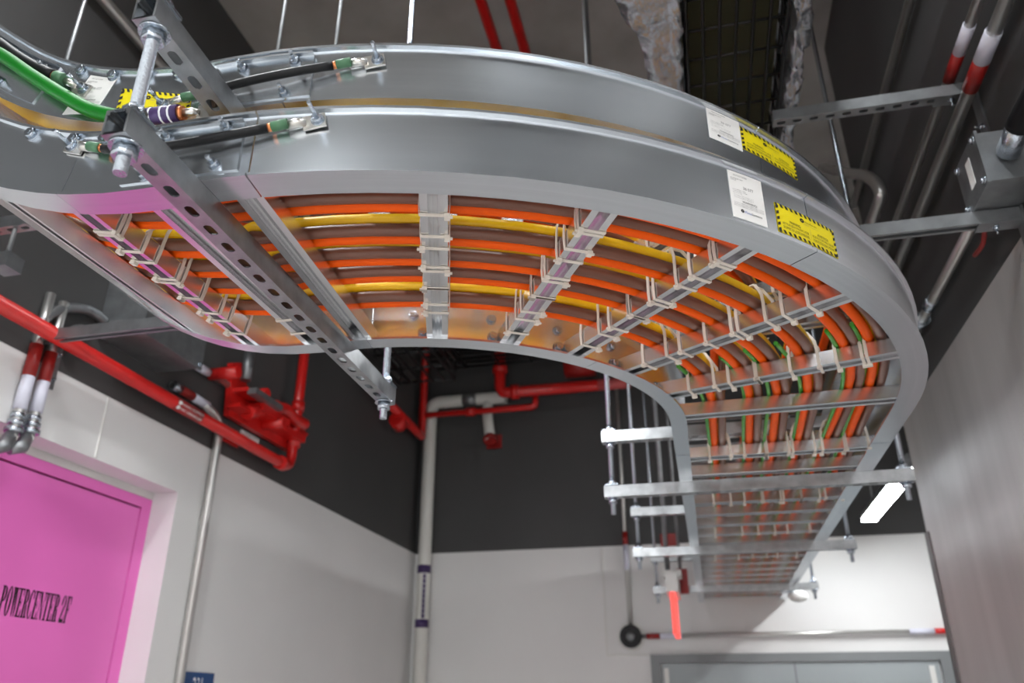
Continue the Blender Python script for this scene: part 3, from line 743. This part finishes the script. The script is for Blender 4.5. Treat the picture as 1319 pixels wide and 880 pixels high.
# junction box high on the left wall
t = thing('junction_box', V(XL, 4.3, 2.15), 'large grey steel junction box on the dark left wall', 'junction box')
m = MB(); m.box((XL+.001, 3.98, 2.20), (XL+.34, 4.62, 2.72)); m.build('box_body', GALVD, t)
m = MB(); m.box((XL+.34, 3.97, 2.19), (XL+.352, 4.63, 2.73)); cv = m.build('cover', GALVD, t)
m = MB(); m.box((XL+.352, 4.22, 2.60), (XL+.354, 4.42, 2.635)); m.build('nameplate', BLOCK, cv)
for y_, z_ in ((4.0, 2.22), (4.6, 2.22), (4.0, 2.70), (4.6, 2.70)): inst('bolt', STUD, cv, frame(V(XL+.352, y_, z_), (0,1,0), (0,0,1), (1,0,0)))
# looping conduits behind the box
X = XL+.042
for i, pp in enumerate((((54,436),(56,412),(80,398),(108,398),(124,405),(134,414)), ((88,446),(90,430),(102,424),(118,428)))):
    pipe('conduit', smooth_path([onx(*q, X) for q in pp], 5), .031, GALVD, '%s bent conduit left of the large grey junction box' % ('upper' if i == 0 else 'lower'), 'conduit', None, .01)
X = XL+.045
def banded(pp, rb, wb, label, r=.030, X=X, join=None):
    P = [onx(*q, X) for q in pp]; t = thing('conduit', P[-1], label, 'conduit', 'banded conduits on the left wall')
    m = MB(); m.tube(elbows(P, .16), r, 12); m.build('tube', EMT, t)
    for nm, mt_, (q0, q1) in (('red_band', REDD, rb), ('white_band', BANDW, wb)): collar(t, nm, mt_, onx(*q0, X), onx(*q1, X), r*1.22, 14)
    for q in ((P[0]), ) : collar(t, 'coupling', ZINC, q, q+(P[1]-P[0]).normalized()*.09, r*1.35, 10)
    return t
pbot = onx(226, 900, X); pt_ = onx(278, 590, X)
t = banded([(222, 496), (232, 502), (268, 524)], ((230,500),(248,511)), ((248,511),(267,523)), 'steel conduit banded red and white running below the junction box', .028)
P = [onx(262, 520, X), onx(280, 532, X)]; e = V(X, (pt_.y+pbot.y)/2, P[1].z-.05)
m = MB(); m.tube(elbows([P[0], e, V(X, e.y, FL+.01)], .22, 8), .034, 12); m.build('tube', EMT, t)
collar(t, 'coupling', ZINC, V(X, e.y, -.6), V(X, e.y, -.5), .046)
banded([(224, 453), (236, 461), (345, 527)], ((237,461),(250,469)), ((250,469),(268,480)), 'steel conduit banded red and white running toward the red valve', .028)
# room number sign
s0 = onx(236, 865, XL+.01)
t = thing('room_sign', V(XL, s0.y+.2, -.1), 'small blue room number sign beside the long wall conduit', 'sign')
m = MB(); m.box((XL+.001, s0.y, -.10), (XL+.014, s0.y+.40, s0.z)); m.build('sign_plate', BLUE, t)
m = MB(); put_text(m, '231', lambda u, v: V(XL+.0155, s0.y+.13+.12*u, s0.z-.155+.12*v), 0, 0, 1, 1); m.build('sign_number', LETW, t)
# red sprinkler valve assembly
X = XL+.16
t = thing('sprinkler_valve', V(XL, 6.1, 2.2), 'red sprinkler valve assembly with backing panel on the dark left wall', 'valve')
def pl(x, y, dx=.0): return onx(x, y, XL+.03+dx)
m = MB()
a = [pl(293,468), pl(305,468), pl(312,500), pl(392,560), pl(368,582), pl(288,536)]
n_ = m.add(a); n2 = m.add([v+V(.05,0,0) for v in a])
m.face(list(reversed(range(n_, n_+6)))); m.face(range(n2, n2+6))
for j in range(6): m.face((n_+j, n_+(j+1)%6, n2+(j+1)%6, n2+j))
m.build('backing_panel', RED, t)
for i, (x0, y0, x1, y1, dd_) in enumerate(((300,500,330,525,.14),(318,520,352,552,.16),(345,545,375,572,.14),(292,520,316,540,.12))):
    p, q = pl(x0,y0,.05), pl(x1,y1,.05); m = MB(); m.box((p.x, p.y, q.z), (p.x+dd_, q.y, p.z)); m.build('valve_block', RED, t)
loop = [onx(*q, X) for q in ((318,532),(340,527),(366,527),(378,540),(392,547))]
m = MB(); m.tube(smooth_path(loop, 4), .058, 12); m.build('loop_pipe', RED, t)
m = MB(); p = onx(352, 527, X); m.sphere(p, .085, 14, 8); m.build('tee_fitting', RED, t)
for x, y in ((300,480),(338,508),(360,545)):
    p = pl(x, y, .2); m = MB(); m.cyl(p-V(.2,0,0), p+V(.05,0,0), .05, 10); m.build('valve_stem', RED, t)
m = MB(); q = onx(316,490,X); m.tube([q, q+V(0,.0,.25)], .045, 10); m.build('gauge_riser', GALVD, t)
m = MB(); q = onx(330,505,X+.1); m.box((q.x-.05, q.y-.05, q.z-.03), (q.x+.03, q.y+.40, q.z+.02)); m.build('support_angle', GALVD, t)
def wall_sign(nm, q0, q1, mt_, label, rows, ink):
    a, b = onx(*q0, XL+.02), onx(*q1, XL+.02); t = thing(nm, V(XL, (a.y+b.y)/2, b.z), label, 'sign')
    m = MB(); m.box((XL+.001, a.y, b.z), (XL+.02, b.y, a.z)); m.build('sign_plate', mt_, t)
    m = MB()
    for k, (tx, u0, v0, u1, v1, mi) in enumerate(rows):
        put_text(m, tx, lambda u, v: V(XL+.0215, a.y+(b.y-a.y)*u, b.z+(a.z-b.z)*v), u0, v0, u1, v1, mi)
    m.build('sign_print', ink, t)
wall_sign('fire_sign', (289,553), (307,577), RED, 'small red fire sign below the red valve panel', [('A', .4, .55, .6, .8, 0)], [PAPER])
wall_sign('notice_sign', (311,562), (334,566), PAPER, 'small white notice sign below the red valve panel', [('FIRE', .08, .55, .4, .9, 0), ('CONTROL VALVE', .1, .15, .9, .42, 1)], [RED, INKG])
# corner pipes
xpv = -3.52; yp = 10.14
hW = ony(600, 516, yp).z
t = pthing('drain_pipe', [V(xpv, yp, FL+.02), V(xpv, yp, hW), V(ony(652,505,yp).x, yp, hW)], .085, PVC, 'white drain pipe rising in the far corner and turning right', 'pipe', None, .14, seg=16)
bx = ony(628, 520, yp).x
m = MB(); m.tube(elbows([V(bx, yp, hW), V(bx, yp, hW-.22), V(bx+.06, yp-.05, hW-.62)], .1), .072, 12); m.build('branch_pipe', PVC, t)
m = MB(); m.cyl(V(bx+.055, yp-.06, hW-.64), V(bx+.062, yp-.03, hW-.58), .095, 14); m.build('branch_flange', REDD, t)
m = MB(); m.cyl(V(-3.05, yp-.004, hW), V(-2.85, yp-.004, hW), .0865, 14); m.build('union', GALVD, t)
z0, z1 = ony(545, 730, yp).z, ony(540, 806, yp).z
bnd = collar(t, 'marker_band', PURPLE, V(xpv,yp,z0-.09), V(xpv,yp,z0+.01), .0865, 16); collar(t, 'marker_band', PURPLE, V(xpv,yp,z1-.03), V(xpv,yp,z1+.07), .0865, 16)
m = MB()
for k in range(9):
    za = z1+.08+(z0-z1-.18)*k/9; a0 = -70
    P_ = []
    for aa in (-78, -52): P_.append((xpv+.0875*math.cos(math.radians(aa)), yp+.0875*math.sin(math.radians(aa))))
    m.poly([(*P_[0], za), (*P_[1], za), (*P_[1], za+.055), (*P_[0], za+.055)])
m.build('marker_print', PURPLE, t)
# red branch pipes near the corner and on the back wall
yr = 9.95
v0 = ony(547, 480, yr)
zb = ony(549, 562, yr).z
t = pthing('sprinkler_pipe', [V(v0.x, yr, HC-.01), V(v0.x, yr, zb), onx(492, 516, -3.45)-V(0,.1,-.05)], .055, RED, 'red sprinkler drop pipe by the far corner', 'pipe', None, .02)
k0 = onx(512, 543, -3.5); collar(t, 'coupling', RED, k0+V(.0,-.05,.02), k0+V(0,.1,-.02), .10)
zz = ony(600, 531, yr).z
m = MB(); m.tube(elbows([V(v0.x, yr, zz), V(ony(690,520,yr).x, yr, zz), V(ony(690,520,yr).x, yr, zz+.16)], .08), .042, 10); m.build('branch_pipe', RED, t)
collar(t, 'coupling', RED, V(-2.95, yr, zz), V(-2.82, yr, zz), .06)
zb2 = ony(700, 502, 9.8).z
xa, xb = ony(644, 505, 9.8).x, ony(812, 496, 9.8).x
t = pthing('sprinkler_pipe', [V(xa, 9.8, HC-.01), V(xa, 9.8, zb2), V(xb, 9.8, zb2)], .075, RED, 'thick red sprinkler pipe along the back wall behind the inner rail', 'pipe', None, .12)
collar(t, 'coupling', RED, V(xa, 9.8, zb2+.30), V(xa, 9.8, zb2+.40), .1); collar(t, 'coupling', RED, V(xa+.16, 9.8, zb2), V(xa+.26, 9.8, zb2), .1)
m = MB(); m.tube([V(xb-.42, 9.8, zb2), V(xb-.02, 9.8, zb2)], .077, 12); m.build('pipe_marker', mat('pale_marker', (.5,.08,.08), .5), t)
m = MB(); m.cyl(V(xa+.9, 9.8, zb2+.3), V(xa+1.3, 9.8, zb2+.3), .16, 14); m.build('flow_switch', REDD, t)
pipe('conduit', [V(-2.6, 10.2, zb2+.12), V(-.7, 10.2, zb2+.12)], .035, EMT, 'grey conduit along the back wall above the thick red pipe', 'conduit')
for nm, q0, q1, lb in (('fire_sign', (627,561), (646,577), 'small red fire sign on the dark back wall under the white branch'), ('fire_sign', (850,688), (873,703), 'small red fire sign on the dark back wall beside the far hanger')):
    a, b = ony(*q0, YB-.02), ony(*q1, YB-.02); t = thing(nm, V((a.x+b.x)/2, YB, b.z), lb, 'sign')
    m = MB(); m.box((a.x, YB-.02, b.z), (b.x, YB-.001, a.z)); m.build('sign_plate', REDD, t)
# conduit run with round camera on the back wall
xv, hv = -.905, .775
t = thing('conduit', V(xv, YB, hv), 'thin banded conduit dropping down the back wall to the round camera', 'conduit')
m = MB(); m.cyl(V(xv, YB-.06, hv+.1), V(xv, YB-.06, HC-.01), .026, 10); m.build('tube', EMT, t)
for nm, mt_, a, b in (('red_band', REDD, 1.86, 2.02), ('white_band', BANDW, 1.55, 1.86)): collar(t, nm, mt_, V(xv, YB-.06, a), V(xv, YB-.06, b), .033)
t = thing('conduit', V(.9, YB, hv), 'long horizontal conduit above the grey double door', 'conduit')
m = MB(); m.cyl(V(xv+.1, YB-.06, hv), V(2.66, YB-.06, hv), .024, 10); m.build('tube', EMT, t)
for nm, mt_, a, b in (('red_band', REDD, -.72, -.56), ('white_band', BANDW, -.56, -.30), ('red_band', RED, 2.46, 2.62), ('white_band', BANDW, 2.2, 2.46)): collar(t, nm, mt_, V(a, YB-.06, hv), V(b, YB-.06, hv), .031)
t = thing('dome_camera', V(xv, YB-.05, hv), 'round black camera on the white back wall left of the grey door', 'camera')
m = MB(); m.cyl(V(xv, YB-.001, hv), V(xv, YB-.09, hv), .125, 22); m.build('housing', BLACK, t)
m = MB()
for i in range(22):
    a0, a1 = 2*PI*i/22, 2*PI*(i+1)/22
    m.poly([V(xv+.13*math.cos(a0), YB-.10, hv+.13*math.sin(a0)), V(xv+.13*math.cos(a1), YB-.10, hv+.13*math.sin(a1)), V(xv+.085*math.cos(a1), YB-.07, hv+.085*math.sin(a1)), V(xv+.085*math.cos(a0), YB-.07, hv+.085*math.sin(a0))])
m.build('bezel', BLACK, t)
m = MB(); m.sphere((xv, YB-.09, hv), .06, 14, 8); m.build('lens', GALVD, t)
m = MB(); m.cyl(V(xv, YB-.0005, hv), V(xv, YB-.006, hv), .17, 24); m.build('wall_plate', BLOCK, t)
# edge-lit exit sign seen from its side, hanging left of the far tray
ye = 8.2
t = thing('exit_sign', V(-.29, ye, .6), 'hanging sign seen edge-on, lit red below its white box', 'sign')
c = ony(868, 768, ye); hs, hb = c.z, ony(873, 820, ye).z
m = MB(); m.box((c.x-.055, ye-.35, hs), (c.x+.055, ye+.35, hs+.17)); m.build('sign_box', BLOCK, t)
m = MB(); m.box((c.x-.09, ye-.12, hs+.17), (c.x+.09, ye+.12, hs+.23)); m.build('canopy', BLOCK, t)
m = MB(); m.box((c.x-.022, ye-.33, hb), (c.x+.022, ye+.33, hs)); m.build('lit_panel', GLOWRED, t)
m = MB(); m.cyl(V(c.x-.04, ye, hs+.23), V(c.x-.04, ye, HC-.01), .024, 10); m.build('stem', GALVD, t)
t = thing('alarm_horn', V(-.12, 8.6, .9), 'dark red alarm body beside the hanging sign', 'alarm')
c2 = ony(890, 748, 8.6); m = MB(); m.box((c2.x-.14, 8.60, c2.z-.12), (c2.x-.03, 8.70, c2.z+.12)); m.build('body', REDD, t)
m = MB(); m.cyl(V(c2.x-.10, 8.65, c2.z+.12), V(c2.x-.10, 8.65, HC-.01), .016, 8); m.build('stem', GALVD, t)
t = thing('alarm_speaker', V(1.0, 9.6, 1.0), 'round white speaker at the far end of the tray', 'speaker')
c3 = ony(1028, 768, 9.4); m = MB(); m.sphere(c3, .105, 16, 8, 0, (1, 1, .62)); m.build('dome', PAPER, t)
m = MB(); m.cyl(c3+V(-.1,0,.03), c3+V(-.08,0,.12), .08, 12); m.build('mount', ZINC, t)

# ================================================================== RIGHT WALL SERVICES
def rconduit(ratio, X, y0, y1, r, label, bands=None):
    H = X/ratio; t = thing('conduit', V(X, (y0+y1)/2, H), label, 'conduit', 'conduits along the dark right wall')
    m = MB(); m.cyl(V(X, y0, H), V(X, y1, H), r, 12); m.build('tube', EMT, t)
    if bands:
        for nm, mt_, q0, q1 in bands: collar(t, nm, mt_, V(X, onx(*q0, X).y, H), V(X, onx(*q1, X).y, H), r*1.18, 14)
    for q in ((y0*.55+y1*.45),): collar(t, 'coupling', ZINC, V(X, q, H), V(X, q+.1, H), r*1.35, 10)
    return t
rconduit(.5025, 1.50, -2, 6.2, .026, 'left of the two banded conduits on the dark right wall', [('white_band', BANDW, (1249,32), (1236,70)), ('red_band', REDD, (1236,70), (1222,103))])
rconduit(.545, 1.52, -2, 6.2, .033, 'right of the two banded conduits on the dark right wall', [('white_band', BANDW, (1281,43), (1266,82)), ('red_band', REDD, (1266,82), (1250,115))])
rconduit(.399, 1.55, -2, 6.2, .030, 'high plain conduit on the dark right wall, left of the banded pair')
t = rconduit(.675, 1.54, 3.72, 6.2, .030, 'low plain conduit on the dark right wall below the box')
for yy in (5.1,): collar(t, 'strap', ZINC, V(1.54, yy, 1.54/.675), V(1.54, yy+.06, 1.54/.675), .05)
X = 1.46
hp_ = [onx(*q, X) for q in ((1060,216),(1085,222),(1118,228),(1134,248),(1128,272),(1112,312))]
pipe('conduit', smooth_path(hp_, 5), .042, EMT, 'hooked grey conduit on the dark right wall beside the upper tray', 'conduit', None, .01)
c = onx(1285, 222, 1.5)
t = thing('conduit_box', V(XR, c.y, c.z), 'grey steel outlet box on the dark right wall', 'junction box')
m = MB(); m.box((XR-.20, c.y-.14, c.z-.13), (XR-.001, c.y+.14, c.z+.13)); m.build('box_body', GALVD, t)
m = MB(); m.box((XR-.212, c.y-.15, c.z-.14), (XR-.20, c.y+.15, c.z+.14)); cvr = m.build('cover', GALVD, t)
m = MB(); m.box((XR-.214, c.y-.03, c.z-.06), (XR-.212, c.y+.03, c.z+.08)); m.build('nameplate', PAPER, cvr)
for q in ((-.12,-.11),(.12,-.11),(-.12,.11),(.12,.11)): inst('bolt', STUD, cvr, frame(V(XR-.212, c.y+q[0], c.z+q[1]), (0,1,0), (0,0,1), (-1,0,0)))
m = MB(); m.cyl(V(XR-.1, c.y-.15, c.z), V(XR-.1, c.y-.3, c.z+.02), .05, 10); m.build('connector', ZINC, t)
m = MB(); m.tube(smooth_path([V(XR-.1, c.y-.3, c.z+.02), V(XR-.08, c.y-.6, c.z+.05), V(XR-.08, c.y-1.6, c.z+.10)], 5), .055, 12); m.build('flexible_conduit', BLACKJ, t)
m = MB(); m.tube(smooth_path([V(XR-.15, c.y+.12, c.z-.12), V(XR-.1, c.y+.35, c.z-.16), V(XR-.06, c.y+.6, c.z-.10)], 5), .012, 8); m.build('red_lead', REDD, t)
def wall_arm(q0, q1, Hx, X0, label, od):
    t = thing('strut_arm', V(XR, q0, Hx), label, 'strut', 'strut arms on the right wall')
    L = XR-.002-X0
    inst('strut_channel', strut_mesh(L, .062, .066, open_down=od, pitch=.081, mt=GALVD), t, frame(V(X0, q0, Hx), (1,0,0), (0,1,0), (0,0,1)))
    m = MB(); m.box((XR-.013, q0-.04, Hx-.26), (XR-.002, q0+.04, Hx+.07)); m.box((XR-.20, q0-.04, Hx-.009), (XR-.013, q0+.04, Hx-.001)); b_ = m.build('wall_bracket', GALVD, t)
    inst('bolt', BOLT, b_, frame(V(XR-.013, q0, Hx-.20), (0,1,0), (0,0,1), (-1,0,0))); inst('bolt', BOLT, b_, frame(V(XR-.12, q0, Hx-.010), (1,0,0), (0,1,0), (0,0,-1)))
pa = onh(1245, 124, 2.86); wall_arm(pa.y, 0, 2.86, .60, 'higher slotted strut arm on the dark right wall', False)
pb = onh(1280, 290, 2.04); wall_arm(pb.y, 0, 2.04, .86, 'lower strut arm on the dark right wall, open side down', True)

# ================================================================== OVERHEAD BASKET TRAYS, FOIL, RODS
def basket(x0, x1, y0, y1, h, hs, label, dx=.1, dy=.2, wr=.009, along='y'):
    t = thing('wire_basket', V((x0+x1)/2, (y0+y1)/2, h), label, 'basket tray', 'black wire basket trays')
    nx = max(1, round((x1-x0)/dx)); ny = max(1, round((y1-y0)/dy))
    for i in range(nx+1):
        x = x0+(x1-x0)*i/nx; m = MB(); m.cyl(V(x, y0, h), V(x, y1, h), wr, 6); m.build('long_wire', WIRE, t)
    for j in range(ny+1):
        y_ = y0+(y1-y0)*j/ny; m = MB()
        m.tube([V(x0, y_, h+hs), V(x0, y_, h+.012), V(x1, y_, h+.012), V(x1, y_, h+hs)] if along == 'y' else [V(x0, y_, h+.012), V(x1, y_, h+.012)], wr, 6); m.build('cross_wire', WIRE, t)
    if along == 'y':
        for x in (x0, x1):
            for z in (hs*.5, hs): m = MB(); m.cyl(V(x, y0, h+z), V(x, y1, h+z), wr, 6); m.build('side_wire', WIRE, t)
    else:
        for y_ in (y0, y1):
            for z in (hs*.5, hs): m = MB(); m.cyl(V(x0, y_, h+z), V(x1, y_, h+z), wr, 6); m.build('side_wire', WIRE, t)
    return t
HB = 3.20
bt = basket(.185, .69, 2.2, 4.5, HB, .30, 'black wire basket overhead at upper right between foil wraps', .083, .20, .0085)
m = MB(); m.box((.20, 2.2, HB+.16), (.675, 4.5, HB+.34)); m.build('duct_liner', OLIVE, None, 'dark olive lined duct seen through the overhead wire basket', 'duct')
for x in (.185, .69):
    for y_ in (2.4, 4.3): m = MB(); m.cyl(V(x, y_, HB+.3), V(x, y_, HC-.01), .012, 8); m.build('hanger_rod', ZINC, bt)
def foil(x0, x1, y0, y1, h0, h1, label, seedn, flare=.1):
    rnd = random.Random(seedn); nx, ny, nz = 5, 24, 10
    t = MB()
    loop = [(x0+(x1-x0)*i/nx, h0) for i in range(nx+1)]+[(x1, h0+(h1-h0)*i/nz) for i in range(1, nz+1)]+[(x1+(x0-x1)*i/nx, h1) for i in range(1, nx+1)]+[(x0, h1+(h0-h1)*i/nz) for i in range(1, nz)]
    rings = []
    for j in range(ny*2+1):
        y_ = y0+(y1-y0)*j/(ny*2); f = max(0, 1-abs(j/(ny*2)-.32)*7)*flare
        rings.append([V(a+rnd.uniform(-.018,.018)-(f if a < (x0+x1)/2 else -f*.2)*(1 if b > h0+.02 else .7), y_+rnd.uniform(-.02,.02), b+rnd.uniform(-.02,.02)) for a, b in loop])
    t.strip(rings, 0, True, True, True); return t.build('foil_wrap', FOIL, None, label, 'insulation', 'foil wraps beside the overhead basket')
foil(-.03, .150, 2.2, 4.5, HB-.02, HB+.55, 'crumpled foil insulation left of the overhead wire basket', 3, .16)
foil(.728, .80, 2.2, 4.5, HB-.02, HB+.55, 'crumpled foil insulation right of the overhead wire basket', 4, .03)
basket(-3.3, -.6, 8.75, 9.6, 4.2, .25, 'black wire basket running along the dark back wall', .42, .15, .016, 'x')
basket(-3.40, -2.7, 6.9, 8.6, 3.62, .25, 'black wire basket running along the left wall near the corner', .15, .42, .016)
for rx, lab in ((-.252, 'left red sprinkler pipe under the concrete deck'), (-.207, 'right red sprinkler pipe under the concrete deck')):
    H = 5.0; m = MB(); m.cyl(V(rx*H, -1, H), V(rx*H, 6.2, H), .045, 12); m.build('sprinkler_pipe', RED, None, lab, 'pipe', 'red pipes under the deck')
m = MB(); m.cyl(V(XL+.08, -1, 4.40), V(XL+.08, 7.0, 4.40), .04, 10); m.build('conduit', EMT, None, 'high plain conduit along the dark left wall', 'conduit')
t = thing('strut_arm', V(-3.0, 2.9, 2.0), 'short strut crossing behind the rising tray at far left', 'strut')
pz_ = ony(0, 292, 2.75); inst('strut_channel', strut_mesh(1.0, .06, .066), t, frame(V(pz_.x-.3, 2.75, pz_.z-.03), (1,0,0), (0,1,0), (0,0,1)))
m = MB(); q = ony(15, 310, 2.75); m.cyl(V(q.x, 2.75, q.z-.15), V(q.x, 2.75, HC-.01), .012, 8); m.build('threaded_rod', GALVD, t)
m = MB(); q = ony(8, 342, 2.75); m.box((q.x-.05, 2.70, q.z-.03), (q.x+.05, 2.80, q.z+.05)); m.build('clamp', GALVD, t)
